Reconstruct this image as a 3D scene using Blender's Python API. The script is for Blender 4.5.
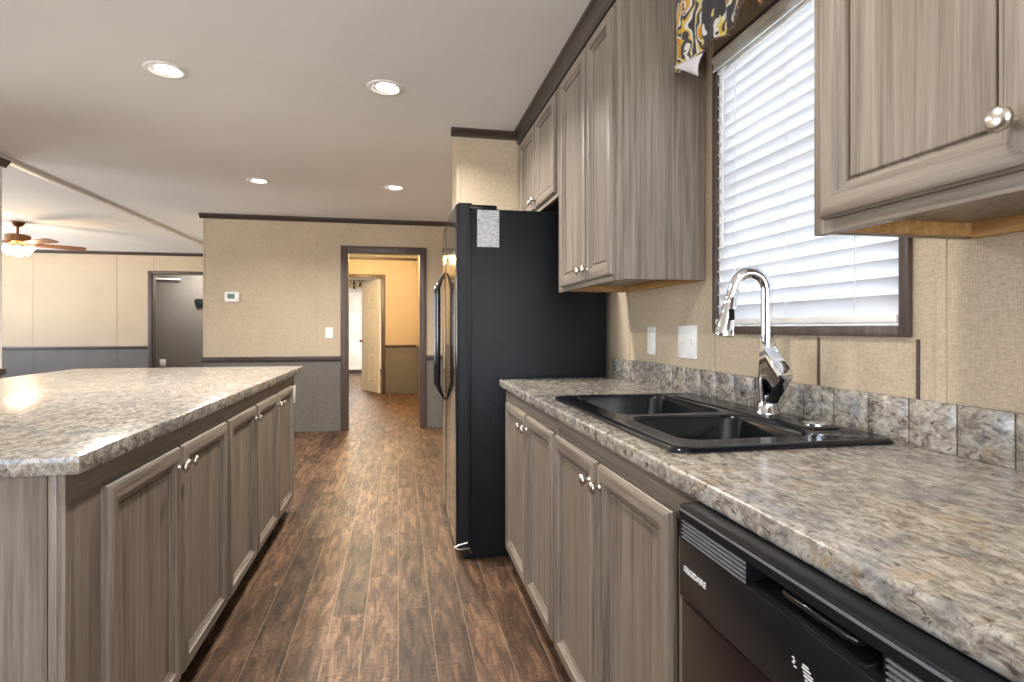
import bpy, bmesh, math, random
from mathutils import Vector, Matrix

for o in list(bpy.data.objects):
    bpy.data.objects.remove(o)
S = bpy.context.scene
C = S.collection
PI = math.pi
random.seed(7)

# ------------------------------------------------------------------ camera
EYE = 1.17
cam_d = bpy.data.cameras.new('camera')
cam = bpy.data.objects.new('camera', cam_d)
C.objects.link(cam)
cam_d.sensor_width = 36.0
cam_d.lens = 569 / 1024 * 36.0
cam_d.shift_y = -13 / 1024
cam_d.clip_start = 0.02
cam.location = (0, 0, EYE)
cam.rotation_euler = (PI / 2, 0, -math.atan(114 / 569))
S.camera = cam

# ------------------------------------------------------------------ view, world, daylight
S.view_settings.view_transform = 'Standard'
S.view_settings.look = 'None'
S.view_settings.gamma = 1
S.view_settings.use_curve_mapping = False
S.view_settings.exposure = 0.0

WORLD_STRENGTH = 13.0
w = bpy.data.worlds.new('world')
S.world = w
w.use_nodes = True
nt = w.node_tree
nt.nodes.clear()
wo = nt.nodes.new('ShaderNodeOutputWorld')
bg = nt.nodes.new('ShaderNodeBackground')
tc = nt.nodes.new('ShaderNodeTexCoord')
sp = nt.nodes.new('ShaderNodeSeparateXYZ')
rp = nt.nodes.new('ShaderNodeValToRGB')
mr = nt.nodes.new('ShaderNodeMapRange')
mr.inputs['From Min'].default_value = -1
nt.links.new(tc.outputs['Generated'], sp.inputs[0])
nt.links.new(sp.outputs['Z'], mr.inputs['Value'])
nt.links.new(mr.outputs[0], rp.inputs[0])
el = rp.color_ramp.elements
el[0].position = 0.0
el[0].color = (1.34, 1.36, 1.36, 1)
el[1].position = 1.0
el[1].color = (0.36, 0.52, 0.82, 1)
e = el.new(0.48); e.color = (1.22, 1.24, 1.24, 1)
e = el.new(0.53); e.color = (0.58, 0.70, 0.88, 1)
nt.links.new(rp.outputs[0], bg.inputs['Color'])
bg.inputs['Strength'].default_value = WORLD_STRENGTH
nt.links.new(bg.outputs[0], wo.inputs[0])


def lamp(name, kind, loc, energy, color=(1, 1, 1), size=0.1, size_y=None, rot=None, portal=False, spread=None, parent=None):
    d = bpy.data.lights.new(name, kind)
    d.energy = energy
    d.color = color
    if kind == 'AREA':
        if size_y:
            d.shape = 'RECTANGLE'; d.size = size; d.size_y = size_y
        else:
            d.shape = 'DISK'; d.size = size
        if spread: d.spread = spread
        if portal: d.cycles.is_portal = True
    elif kind in ('POINT', 'SPOT'):
        d.shadow_soft_size = size
    o = bpy.data.objects.new(name, d)
    C.objects.link(o)
    o.location = loc
    if rot: o.rotation_euler = rot
    if parent:
        o.parent = parent
        o.location = Vector(loc) - base_of(parent)
    return o


# daylight portals in the window openings (sky light comes through them)
lamp('rear_daylight', 'AREA', (-0.95, -3.0, 1.5), 1, size=3.5, size_y=1.3, rot=(PI / 2, 0, 0), portal=True)
lamp('side_daylight', 'AREA', (1.2, 1.46, 1.65), 1, size=0.8, size_y=1.0, rot=(PI / 2, 0, PI / 2), portal=True)
lamp('parlour_daylight', 'AREA', (-7.15, 3.4, 1.40), 1, size=2.8, size_y=1.6, rot=(PI / 2, 0, -PI / 2), portal=True)
lamp('parlour_daylight', 'AREA', (-7.15, 8.0, 1.40), 1, size=2.8, size_y=1.6, rot=(PI / 2, 0, -PI / 2), portal=True)


# ------------------------------------------------------------------ helpers
BASE = {}


def base_of(o):
    v = Vector((0, 0, 0))
    while o is not None:
        v = v + Vector(o.location)
        o = o.parent
    return v


class B:
    """collects shapes (world coordinates) and links them as one mesh object"""

    def __init__(self):
        self.bm = bmesh.new()

    def box(self, x0, y0, z0, x1, y1, z1, bev=0, mi=0, seg=2):
        if x0 > x1: x0, x1 = x1, x0
        if y0 > y1: y0, y1 = y1, y0
        if z0 > z1: z0, z1 = z1, z0
        bm = self.bm
        v = [bm.verts.new(p) for p in ((x0, y0, z0), (x1, y0, z0), (x1, y1, z0), (x0, y1, z0), (x0, y0, z1), (x1, y0, z1), (x1, y1, z1), (x0, y1, z1))]
        fs = []
        for q in ((0, 3, 2, 1), (4, 5, 6, 7), (0, 1, 5, 4), (1, 2, 6, 5), (2, 3, 7, 6), (3, 0, 4, 7)):
            f = bm.faces.new([v[i] for i in q]); f.material_index = mi
            fs.append(f)
        if bev:
            es = list({e for f in fs for e in f.edges})
            r = bmesh.ops.bevel(bm, geom=es, offset=bev, segments=seg, affect='EDGES', profile=0.5, clamp_overlap=True)
            for f in r['faces']: f.material_index = mi
        return self

    def loft(self, rings, cap0=True, cap1=True, close=True, mi=0, mis=None):
        bm = self.bm
        R = [[bm.verts.new(p) for p in r] for r in rings]
        n = len(R[0])
        for a, b in zip(R[:-1], R[1:]):
            for i in range(n if close else n - 1):
                j = (i + 1) % n
                f = bm.faces.new((a[i], a[j], b[j], b[i]))
                f.material_index = mis[i] if mis else mi
        if cap0: bm.faces.new(list(reversed(R[0]))).material_index = mi
        if cap1: bm.faces.new(R[-1]).material_index = mi
        return self

    def tube(self, pts, rad, n=12, cap=True, mi=0, flat=None):
        pts = [Vector(p) for p in pts]
        if not hasattr(rad, '__len__'): rad = [rad] * len(pts)
        rings = []
        up = None
        for i, p in enumerate(pts):
            t = (pts[min(i + 1, len(pts) - 1)] - pts[max(i - 1, 0)]).normalized()
            if up is None:
                up = Vector((0, 0, 1)) if abs(t.z) < 0.9 else Vector((1, 0, 0))
                up = (up - t * up.dot(t)).normalized()
            else:
                up = (up - t * up.dot(t)).normalized()
            s = t.cross(up)
            rings.append([p + (up * math.cos(k * 2 * PI / n) + s * math.sin(k * 2 * PI / n)) * rad[i] for k in range(n)])
        return self.loft(rings, cap, cap, mi=mi)

    def lathe(self, prof, c, axis='z', n=28, mi=0, cap0=True, cap1=True, sx=1, sy=1):
        rings = []
        for r, h in prof:
            r = max(r, 1e-4)
            ring = []
            for k in range(n):
                a = 2 * PI * k / n
                u, v = r * math.cos(a) * sx, r * math.sin(a) * sy
                if axis == 'z': p = (c[0] + u, c[1] + v, c[2] + h)
                elif axis == 'x': p = (c[0] + h, c[1] + u, c[2] + v)
                elif axis == '-x': p = (c[0] - h, c[1] - u, c[2] + v)
                elif axis == 'y': p = (c[0] + v, c[1] + h, c[2] + u)
                else: p = (c[0] - v, c[1] - h, c[2] + u)
                ring.append(p)
            rings.append(ring)
        return self.loft(rings, cap0, cap1, mi=mi)

    def prism(self, poly, axis, a, b, bev=0, mi=0, seg=2):
        bm = self.bm

        def P(u, v, t):
            return {'x': (t, u, v), 'y': (u, t, v), 'z': (u, v, t)}[axis]
        A = [bm.verts.new(P(u, v, a)) for u, v in poly]
        D = [bm.verts.new(P(u, v, b)) for u, v in poly]
        n = len(poly)
        fs = [bm.faces.new(A), bm.faces.new(list(reversed(D)))]
        for i in range(n):
            j = (i + 1) % n
            fs.append(bm.faces.new((A[j], A[i], D[i], D[j])))
        for f in fs: f.material_index = mi
        if bev:
            es = list({e for f in fs for e in f.edges})
            r = bmesh.ops.bevel(bm, geom=es, offset=bev, segments=seg, affect='EDGES', profile=0.5, clamp_overlap=True)
            for f in r['faces']: f.material_index = mi
        return self

    def plate(self, outer, holes, z0, z1, mi=0):
        """horizontal slab of outline `outer` with through holes"""
        bm = self.bm
        for z, flip in ((z1, False), (z0, True)):
            loops, es = [], []
            for L in [outer] + holes:
                vs = [bm.verts.new((x, y, z)) for x, y in L]
                loops.append(vs)
                es += [bm.edges.new((vs[i], vs[(i + 1) % len(vs)])) for i in range(len(vs))]
            r = bmesh.ops.triangle_fill(bm, use_beauty=True, edges=es, normal=(0, 0, -1 if flip else 1))
            if flip: low = loops
            else: high = loops
        for a, b in zip(low, high):
            n = len(a)
            for i in range(n):
                j = (i + 1) % n
                bm.faces.new((a[i], a[j], b[j], b[i]))
        return self

    def build(self, name, mats, parent=None, origin=None, smooth=40, kind=None, solid=0):
        bm = self.bm
        bmesh.ops.recalc_face_normals(bm, faces=bm.faces[:])
        if parent is not None:
            off = base_of(parent)
        else:
            off = Vector(origin) if origin is not None else Vector((0, 0, 0))
        bmesh.ops.translate(bm, verts=bm.verts[:], vec=-off)
        if smooth:
            lim = math.radians(smooth)
            for f in bm.faces: f.smooth = True
            for ed in bm.edges:
                if len(ed.link_faces) == 2:
                    ed.smooth = ed.calc_face_angle(0) < lim
        me = bpy.data.meshes.new(name)
        bm.to_mesh(me)
        bm.free()
        o = bpy.data.objects.new(name, me)
        C.objects.link(o)
        for m in (mats if isinstance(mats, (list, tuple)) else [mats]):
            me.materials.append(m)
        if parent is not None:
            o.parent = parent
        else:
            o.location = off
        if kind: o['kind'] = kind
        if solid:
            md = o.modifiers.new('solid', 'SOLIDIFY'); md.thickness = solid; md.offset = 0
        return o


def tag(o, label, cat, group=None, kind=None):
    o['label'] = label; o['category'] = cat
    if group: o['group'] = group
    if kind: o['kind'] = kind
    return o


def thing(name, label, cat, loc, group=None):
    o = bpy.data.objects.new(name, None)
    C.objects.link(o)
    o.empty_display_size = 0.1
    o.location = loc
    return tag(o, label, cat, group)


def struct(o):
    o['kind'] = 'structure'
    return o


def rrect(x0, y0, x1, y1, r, n=6):
    out = []
    for cx, cy, a0 in ((x1 - r, y1 - r, 0), (x0 + r, y1 - r, 90), (x0 + r, y0 + r, 180), (x1 - r, y0 + r, 270)):
        for k in range(n + 1):
            a = math.radians(a0 + 90 * k / n)
            out.append((cx + r * math.cos(a), cy + r * math.sin(a)))
    return out


# ------------------------------------------------------------------ materials
class N:
    def __init__(self, name):
        self.m = bpy.data.materials.new(name)
        self.m.use_nodes = True
        self.t = self.m.node_tree
        self.t.nodes.clear()
        self.out = self.t.nodes.new('ShaderNodeOutputMaterial')
        self.b = self.t.nodes.new('ShaderNodeBsdfPrincipled')
        self.t.links.new(self.b.outputs[0], self.out.inputs[0])

    def n(self, typ, **kw):
        x = self.t.nodes.new('ShaderNode' + typ)
        for k, v in kw.items():
            if k.startswith('_'):
                setattr(x, k[1:], v)
            else:
                key = k.replace('__', ' ')
                self.set(x, key, v)
        return x

    def set(self, x, key, v):
        inp = x.inputs[int(key[1:])] if key[0] == 'i' and key[1:].isdigit() else x.inputs[key]
        if isinstance(v, bpy.types.NodeSocket): self.t.links.new(v, inp)
        else: inp.default_value = v

    def coords(self, scale=(1, 1, 1), rnd=False, rot=(0, 0, 0)):
        t = self.n('TexCoord')
        src = t.outputs['Object']
        if rnd:
            oi = self.n('ObjectInfo')
            mu = self.n('Math', _operation='MULTIPLY', i0=oi.outputs['Random'], i1=37.0)
            va = self.n('VectorMath', _operation='ADD', i0=src, i1=mu.outputs[0])
            src = va.outputs[0]
        mp = self.n('Mapping', Vector=src, Scale=scale, Rotation=rot)
        return mp.outputs[0]

    def noise(self, vec, scale=5, detail=4, rough=0.55, dist=0):
        x = self.n('TexNoise', Vector=vec, Scale=scale, Detail=detail, Roughness=rough, Distortion=dist)
        return x.outputs['Fac']

    def ramp(self, fac, stops, interp='LINEAR'):
        r = self.n('ValToRGB', Fac=fac)
        cr = r.color_ramp
        cr.interpolation = interp
        while len(cr.elements) < len(stops): cr.elements.new(0.5)
        for e_, (p, c) in zip(cr.elements, stops):
            e_.position = p
            e_.color = (c[0], c[1], c[2], 1) if hasattr(c, '__len__') else (c, c, c, 1)
        return r.outputs[0]

    def mix(self, fac, a, b, mode='MIX'):
        x = self.t.nodes.new('ShaderNodeMix')
        x.data_type = 'RGBA'; x.blend_type = mode
        for i, v in ((0, fac), (6, a), (7, b)):
            if isinstance(v, bpy.types.NodeSocket): self.t.links.new(v, x.inputs[i])
            else: x.inputs[i].default_value = v if i == 0 else ((v[0], v[1], v[2], 1) if hasattr(v, '__len__') else (v, v, v, 1))
        return x.outputs[2]

    def bump(self, h, strength=0.2, dist=0.01):
        x = self.n('Bump', Height=h, Strength=strength, Distance=dist)
        self.set(self.b, 'Normal', x.outputs[0])

    def p(self, **kw):
        for k, v in kw.items():
            k = k.replace('__', ' ')
            if k == 'Base Color' and not isinstance(v, bpy.types.NodeSocket): v = (v[0], v[1], v[2], 1)
            self.set(self.b, k, v)
        return self.m


def plain(name, col, rough=0.5, metal=0.0, spec=0.5, coat=0, var=0.06, bump=0):
    """solid finish with a little cloudy variation"""
    k = N(name)
    v = k.coords()
    f = k.noise(v, 9, 3)
    lo = tuple(c * (1 - var) for c in col); hi = tuple(min(1, c * (1 + var)) for c in col)
    c = k.ramp(f, [(0.35, lo), (0.65, hi)])
    if bump:
        k.bump(k.noise(v, 260, 2), bump, 0.004)
    return k.p(Base__Color=c, Roughness=rough, Metallic=metal, Specular__IOR__Level=spec, Coat__Weight=coat)


def wood_mat(name, grain, dark, mid, light, rough=0.42):
    k = N(name)
    hi, lo = 62.0, 1.8
    sc = [hi, hi, hi]; sc['xyz'.index(grain)] = lo
    v = k.coords(tuple(sc), rnd=True)
    f1 = k.noise(v, 1.0, 6, 0.62, 0.15)
    sc2 = [9.0, 9.0, 9.0]; sc2['xyz'.index(grain)] = 0.9
    f2 = k.noise(k.coords(tuple(sc2), rnd=True), 1.0, 3, 0.5, 0.3)
    sc3 = [190.0] * 3; sc3['xyz'.index(grain)] = 5
    f3 = k.noise(k.coords(tuple(sc3), rnd=True), 1.0, 2)
    c1 = k.ramp(f1, [(0.30, dark), (0.50, mid), (0.72, light)])
    c2 = k.ramp(f2, [(0.3, 0.90), (0.7, 1.07)])
    c = k.mix(1.0, c1, c2, 'MULTIPLY')
    c3 = k.ramp(f3, [(0.35, 0.86), (0.6, 1.04)])
    c = k.mix(1.0, c, c3, 'MULTIPLY')
    k.bump(f3, 0.12, 0.002)
    return k.p(Base__Color=c, Roughness=rough, Specular__IOR__Level=0.45)


WD, WM, WL = (0.140, 0.112, 0.088), (0.250, 0.204, 0.162), (0.330, 0.278, 0.226)
M = {}
M['wood_v'] = wood_mat('oak_upright', 'z', WD, WM, WL)
M['wood_h'] = wood_mat('oak_along', 'y', WD, WM, WL)
M['wood_x'] = wood_mat('oak_across', 'x', WD, WM, WL)
M['pine'] = wood_mat('raw_pine', 'y', (0.38, 0.19, 0.06), (0.56, 0.32, 0.12), (0.66, 0.42, 0.19), 0.6)
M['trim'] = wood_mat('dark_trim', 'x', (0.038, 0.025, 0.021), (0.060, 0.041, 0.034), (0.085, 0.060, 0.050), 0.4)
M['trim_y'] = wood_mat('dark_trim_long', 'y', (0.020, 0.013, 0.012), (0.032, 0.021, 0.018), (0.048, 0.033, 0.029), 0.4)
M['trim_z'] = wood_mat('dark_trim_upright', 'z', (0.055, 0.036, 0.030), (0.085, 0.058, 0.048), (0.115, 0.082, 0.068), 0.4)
M['black'] = plain('black_plastic', (0.008, 0.008, 0.010), 0.28, spec=0.28)
M['toe'] = plain('toe_kick_black', (0.012, 0.010, 0.009), 0.6)
M['black_gloss'] = plain('black_gloss', (0.010, 0.010, 0.011), 0.10, spec=0.6)
M['dw_door'] = plain('dark_brown_gloss', (0.017, 0.011, 0.011), 0.20, spec=0.4)
M['fridge_front'] = plain('black_gloss_front', (0.014, 0.012, 0.012), 0.10, spec=0.5, coat=0.1)
M['nickel'] = plain('brushed_nickel', (0.72, 0.68, 0.61), 0.28, 1.0)
M['chrome'] = plain('chrome', (0.86, 0.86, 0.88), 0.045, 1.0, var=0.01)
M['white'] = plain('white_plastic', (0.80, 0.79, 0.76), 0.4)
M['white_paint'] = plain('white_paint', (0.78, 0.75, 0.70), 0.45)
M['ceiling'] = None
M['ink'] = plain('white_lettering', (0.78, 0.78, 0.78), 0.5)
M['grey_line'] = plain('grey_bar', (0.16, 0.16, 0.17), 0.4)
M['screen'] = plain('grey_screen', (0.16, 0.18, 0.16), 0.25)
M['amber_wood'] = wood_mat('fan_blade_wood', 'x', (0.14, 0.06, 0.03), (0.22, 0.10, 0.05), (0.30, 0.15, 0.08), 0.35)
M['bronze'] = plain('fan_bronze', (0.22, 0.10, 0.045), 0.35, 0.7)

k = N('ceiling_paint')
v = k.coords()
k.bump(k.noise(v, 140, 3), 0.25, 0.004)
M['ceiling'] = k.p(Base__Color=k.ramp(k.noise(v, 1.3, 3), [(0.3, (0.80, 0.79, 0.775)), (0.7, (0.84, 0.83, 0.815))]), Roughness=0.75)


def linen(name, a, b):
    k = N(name)
    f1 = k.noise(k.coords((70, 70, 430)), 1, 2)
    f2 = k.noise(k.coords((430, 430, 70)), 1, 2)
    s = k.n('Math', _operation='ADD', i0=f1, i1=f2).outputs[0]
    s = k.n('Math', _operation='MULTIPLY', i0=s, i1=0.5).outputs[0]
    c = k.ramp(s, [(0.36, a), (0.62, b)])
    f3 = k.noise(k.coords(), 3.0, 4)
    c = k.mix(1.0, c, k.ramp(f3, [(0.3, 0.95), (0.7, 1.04)]), 'MULTIPLY')
    k.bump(s, 0.10, 0.003)
    return k.p(Base__Color=c, Roughness=0.62, Specular__IOR__Level=0.3)


M['linen'] = linen('tan_linen', (0.40, 0.315, 0.215), (0.56, 0.455, 0.33))
M['linen_grey'] = linen('grey_linen', (0.105, 0.095, 0.083), (0.185, 0.168, 0.148))
M['white_wall'] = plain('white_wall', (0.74, 0.72, 0.68), 0.7)

# laminate that imitates granite
k = N('granite_laminate')
v0 = k.coords((1, 1, 1), rot=(0, 0, 0.45))
vs = k.coords((1.25, 0.62, 1.0), rot=(0, 0, 0.5))
f1 = k.noise(vs, 42, 9, 0.74, 0.9)
f2 = k.noise(v0, 22, 5, 0.62, 0.9)
f3 = k.noise(vs, 80, 6, 0.65, 0.8)
f4 = k.noise(v0, 9.0, 5, 0.62, 0.7)
c = k.ramp(f1, [(0.34, (0.090, 0.080, 0.072)), (0.43, (0.25, 0.222, 0.188)), (0.51, (0.42, 0.38, 0.325)), (0.61, (0.60, 0.565, 0.505))])
c = k.mix(k.ramp(f2, [(0.57, 0.0), (0.67, 0.55)]), c, (0.40, 0.255, 0.110))
c = k.mix(k.ramp(f4, [(0.52, 0.0), (0.64, 0.62)]), c, (0.170, 0.182, 0.205))
c = k.mix(k.ramp(f3, [(0.34, 0.9), (0.43, 0.0)]), c, (0.050, 0.040, 0.034))
c = k.mix(k.ramp(f3, [(0.58, 0.0), (0.66, 0.7)]), c, (0.66, 0.63, 0.575))
c = k.mix(1.0, c, (0.80, 0.785, 0.775), 'MULTIPLY')
M['granite'] = k.p(Base__Color=c, Roughness=0.20, Specular__IOR__Level=0.5)
M['grout'] = plain('brown_grout', (0.16, 0.095, 0.04), 0.8)

# plank floor
k = N('plank_floor')
t = k.n('TexCoord').outputs['Object']
sp_ = k.n('SeparateXYZ', Vector=t)
cb = k.n('CombineXYZ', X=sp_.outputs['Y'], Y=sp_.outputs['X'])
br = k.t.nodes.new('ShaderNodeTexBrick')
br.offset = 0.37; br.offset_frequency = 2; br.squash = 1
k.t.links.new(cb.outputs[0], br.inputs['Vector'])
br.inputs['Color1'].default_value = (0, 0, 0, 1)
br.inputs['Color2'].default_value = (1, 1, 1, 1)
br.inputs['Mortar'].default_value = (0.5, 0.5, 0.5, 1)
br.inputs['Scale'].default_value = 1.0
br.inputs['Mortar Size'].default_value = 0.0
br.inputs['Mortar Smooth'].default_value = 0.0
br.inputs['Brick Width'].default_value = 0.915
br.inputs['Row Height'].default_value = 0.131
tone = br.outputs['Color']
sh = k.n('VectorMath', _operation='MULTIPLY', i0=tone, i1=(3.1, 7.7, 0)).outputs[0]
vv = k.n('VectorMath', _operation='ADD', i0=t, i1=sh).outputs[0]
m1 = k.n('Mapping', Vector=vv, Scale=(30, 4.2, 1)).outputs[0]
m2 = k.n('Mapping', Vector=vv, Scale=(24, 85, 1)).outputs[0]
g1 = k.noise(m1, 1, 8, 0.72, 0.7)
g2 = k.noise(m2, 1, 5, 0.6, 0.9)
g3 = k.noise(k.n('Mapping', Vector=vv, Scale=(9, 3, 1)).outputs[0], 1, 4, 0.55, 0.4)
c = k.ramp(g1, [(0.32, (0.022, 0.012, 0.008)), (0.47, (0.082, 0.043, 0.025)), (0.58, (0.158, 0.086, 0.049)), (0.72, (0.280, 0.168, 0.100))])
c = k.mix(k.ramp(g2, [(0.30, 0.75), (0.45, 0.0)]), c, (0.022, 0.013, 0.010))
c = k.mix(k.ramp(g2, [(0.60, 0.0), (0.72, 0.55)]), c, (0.30, 0.20, 0.13))
c = k.mix(1.0, c, k.ramp(g3, [(0.3, 0.66), (0.7, 1.22)]), 'MULTIPLY')
c = k.mix(1.0, c, k.ramp(tone, [(0.0, 0.50), (1.0, 1.22)]), 'MULTIPLY')
fx = k.n('Math', _operation='FRACT', i0=k.n('Math', _operation='DIVIDE', i0=sp_.outputs['X'], i1=0.131).outputs[0])
c = k.mix(k.ramp(fx.outputs[0], [(0.0, 0.62), (0.015, 0.0)], 'CONSTANT'), c, (0.36, 0.27, 0.19))
k.bump(g2, 0.25, 0.003)
M['floor'] = k.p(Base__Color=c, Roughness=k.ramp(g1, [(0.3, 0.58), (0.7, 0.44)]), Specular__IOR__Level=0.32)

# pebbled black fridge steel
k = N('pebbled_black')
v = k.coords()
k.bump(k.noise(v, 170, 3, 0.6), 0.55, 0.004)
M['pebble'] = k.p(Base__Color=k.ramp(k.noise(v, 3, 3), [(0.3, (0.011, 0.012, 0.014)), (0.7, (0.013, 0.014, 0.017))]), Roughness=0.24, Specular__IOR__Level=0.22)

# sink: black composite with pale specks
k = N('black_sink')
v = k.coords()
c = k.mix(k.ramp(k.noise(v, 260, 2, 0.5), [(0.70, 0.0), (0.76, 0.6)]), (0.006, 0.006, 0.008), (0.16, 0.17, 0.19))
M['sink'] = k.p(Base__Color=c, Roughness=0.16, Specular__IOR__Level=0.4)

# blind slats: white vinyl that lets daylight through
k = N('white_vinyl_slat')
tr = k.n('BsdfTranslucent', Color=(0.80, 0.84, 0.92, 1))
k.p(Base__Color=k.ramp(k.noise(k.coords(), 6, 2), [(0.3, (0.80, 0.80, 0.79)), (0.7, (0.84, 0.84, 0.83))]), Roughness=0.4)
mx = k.n('MixShader', Fac=0.24, i1=k.b.outputs[0], i2=tr.outputs[0])
k.t.links.new(mx.outputs[0], k.out.inputs[0])
M['slat'] = k.m

# window glass
k = N('window_glass')
k.p(Base__Color=(0.9, 0.95, 1.0), Roughness=0.03, Specular__IOR__Level=0.5)
tr = k.n('BsdfTransparent')
fr = k.n('Fresnel', IOR=1.45)
gl = k.n('BsdfGlossy', Roughness=0.02)
mx = k.n('MixShader', Fac=fr.outputs[0], i1=tr.outputs[0], i2=gl.outputs[0])
k.t.links.new(mx.outputs[0], k.out.inputs[0])
M['glass'] = k.m


def glow(name, col, strength):
    k = N(name)
    return k.p(Base__Color=(0.9, 0.9, 0.88), Emission__Color=(col[0], col[1], col[2], 1), Emission__Strength=strength)


M['can_glow'] = glow('can_lens', (1.0, 0.93, 0.83), 14)
M['bulb_glow'] = glow('frosted_shade_lit', (1.0, 0.72, 0.38), 8)
M['hall_glow'] = glow('hall_dome_lit', (1.0, 0.72, 0.38), 5)

# printed valance cloth
k = N('printed_cloth')
v = k.coords((1, 1, 1), rot=(0.5, 0, 0))
wv = k.n('TexWave', _wave_type='BANDS', _bands_direction='DIAGONAL', Vector=v, Scale=3.0, Distortion=7.0, Detail=2.0, Detail__Scale=2.2).outputs['Fac']
f2 = k.noise(v, 11, 2, 0.5, 1.2)
vo = k.n('TexVoronoi', Vector=v, Scale=30)
c = k.ramp(wv, [(0.0, (0.055, 0.050, 0.052)), (0.26, (0.66, 0.64, 0.60)), (0.46, (0.62, 0.42, 0.06)), (0.60, (0.07, 0.062, 0.065)), (0.80, (0.66, 0.64, 0.60)), (0.92, (0.60, 0.30, 0.035))], 'CONSTANT')
c = k.mix(k.ramp(f2, [(0.58, 0.0), (0.60, 1.0)], 'CONSTANT'), c, (0.66, 0.56, 0.16))
c = k.mix(k.ramp(vo.outputs['Distance'], [(0.0, 1.0), (0.17, 0.0)], 'CONSTANT'), c, (0.045, 0.04, 0.045))
M['cloth'] = k.p(Base__Color=c, Roughness=0.8, Specular__IOR__Level=0.2, Sheen__Weight=0.15)
M['lining'] = plain('white_lining', (0.72, 0.69, 0.72), 0.8)
M['cloth_brown'] = plain('brown_binding', (0.10, 0.055, 0.045), 0.8)

# ------------------------------------------------------------------ setting
XW = 1.11          # face of the kitchen's right wall
CZ = 2.42          # ceiling
YB = 6.75          # back wall with the doorway
YF = 10.4          # far wall


def structure(name, b, mats, parent=None, smooth=40):
    o = b.build(name, mats, parent, smooth=smooth)
    o['kind'] = 'structure'
    return o


structure('floor', B().box(-7.3, -3.2, -0.06, 1.4, 15.6, 0.0), M['floor'])
structure('ceiling', B().box(-7.3, -3.2, CZ, 1.4, 15.6, CZ + 0.08), M['ceiling'])
structure('trim_1', B().box(-2.89, -3.0, CZ - 0.016, -2.82, YF, CZ, 0.004), M['white_paint'])

# right wall with window opening
WY0, WY1, WZ0, WZ1 = 1.078, 1.822, 1.175, 2.12
b = B()
b.box(XW, -3.1, 0, XW + 0.14, WY0, CZ).box(XW, WY1, 0, XW + 0.14, YB + 0.1, CZ)
b.box(XW, WY0, 0, XW + 0.14, WY1, WZ0).box(XW, WY0, WZ1, XW + 0.14, WY1, CZ)
for y in (2.62, 1.86, 0.985, 0.20):
    b.box(XW - 0.0035, y - 0.011, 0, XW, y + 0.011, CZ)
structure('wall_right', b, M['linen'], smooth=0)
# dark groove between the two panels below the window
structure('trim_2', B().box(XW - 0.003, 1.334, 0.9, XW, 1.342, WZ0 - 0.03), M['trim_z'])
structure('trim_13', B().box(XW - 0.0045, 1.036, 0.9, XW, 1.042, WZ0 - 0.03), M['trim_z'])

win = structure('window_1', B().box(XW + 0.09, WY0, WZ0, XW + 0.13, WY1, WZ0 + 0.03).box(XW + 0.09, WY0, WZ1 - 0.03, XW + 0.13, WY1, WZ1)
                .box(XW + 0.09, WY0, WZ0 + 0.03, XW + 0.13, WY0 + 0.03, WZ1 - 0.03).box(XW + 0.09, WY1 - 0.03, WZ0 + 0.03, XW + 0.13, WY1, WZ1 - 0.03)
                .box(XW + 0.095, WY0 + 0.03, 1.63, XW + 0.125, WY1 - 0.03, 1.665), M['white_paint'])
structure('window_pane', B().box(XW + 0.106, WY0 + 0.03, WZ0 + 0.03, XW + 0.112, WY1 - 0.03, 1.63), M['glass'], win)
structure('window_pane', B().box(XW + 0.106, WY0 + 0.03, 1.665, XW + 0.112, WY1 - 0.03, WZ1 - 0.03), M['glass'], win)
t_ = 0.025
b = B()
x0, x1 = XW - 0.014, XW + 0.09
b.box(x0, WY0 - t_, WZ0 - t_, XW + 0.0, WY0, WZ1 + t_, 0.003).box(x0, WY1, WZ0 - t_, XW, WY1 + t_, WZ1 + t_, 0.003)
b.box(x0, WY0, WZ0 - t_, XW, WY1, WZ0, 0.003).box(x0, WY0, WZ1, XW, WY1, WZ1 + t_, 0.003)
structure('window_frame', b, M['trim_z'], win)
b = B()
b.box(XW, WY0, WZ0, x1, WY1, WZ0 + 0.001).box(XW, WY0, WZ0, x1, WY0 + 0.001, WZ1).box(XW, WY1 - 0.001, WZ0, x1, WY1, WZ1).box(XW, WY0, WZ1 - 0.001, x1, WY1, WZ1)
structure('window_jamb', b, M['white_paint'], win)

# back wall with the doorway into the hall
DX0, DX1, DZ = -0.575, 0.262, 2.045
XL = -2.085
b = B()
b.box(XL, YB, 0.83, DX0, YB + 0.11, CZ).box(DX1, YB, 0.83, XW, YB + 0.11, CZ).box(DX0, YB, DZ, DX1, YB + 0.11, CZ)
for x in (-0.915, -0.60, 0.335):
    b.box(x - 0.009, YB - 0.003, 0.83 if x < -0.8 else DZ, x + 0.009, YB, CZ)
b.box(XL, YB - 0.003, 0.83, XL + 0.02, YB, CZ)
structure('wall_back', b, M['linen'], smooth=0)
b = B().box(XL, YB, 0, DX0, YB + 0.11, 0.83).box(DX1, YB, 0, XW, YB + 0.11, 0.83)
b.box(-0.924, YB - 0.003, 0, -0.906, YB, 0.83)
structure('wall_back_lower', b, M['linen_grey'], smooth=0)
structure('trim_3', B().box(XL - 0.012, YB - 0.02, 0.80, DX0 - 0.065, YB, 0.85, 0.005).box(DX1 + 0.065, YB - 0.02, 0.80, XW, YB, 0.85, 0.005), M['trim'])
cr = [(0, 0), (0, -0.052), (-0.010, -0.052), (-0.016, -0.040), (-0.034, -0.018), (-0.040, -0.010), (-0.040, 0)]
structure('trim_4', B().prism([(YB + a, CZ + z) for a, z in cr], 'x', XL - 0.035, XW), M['trim'])
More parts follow.
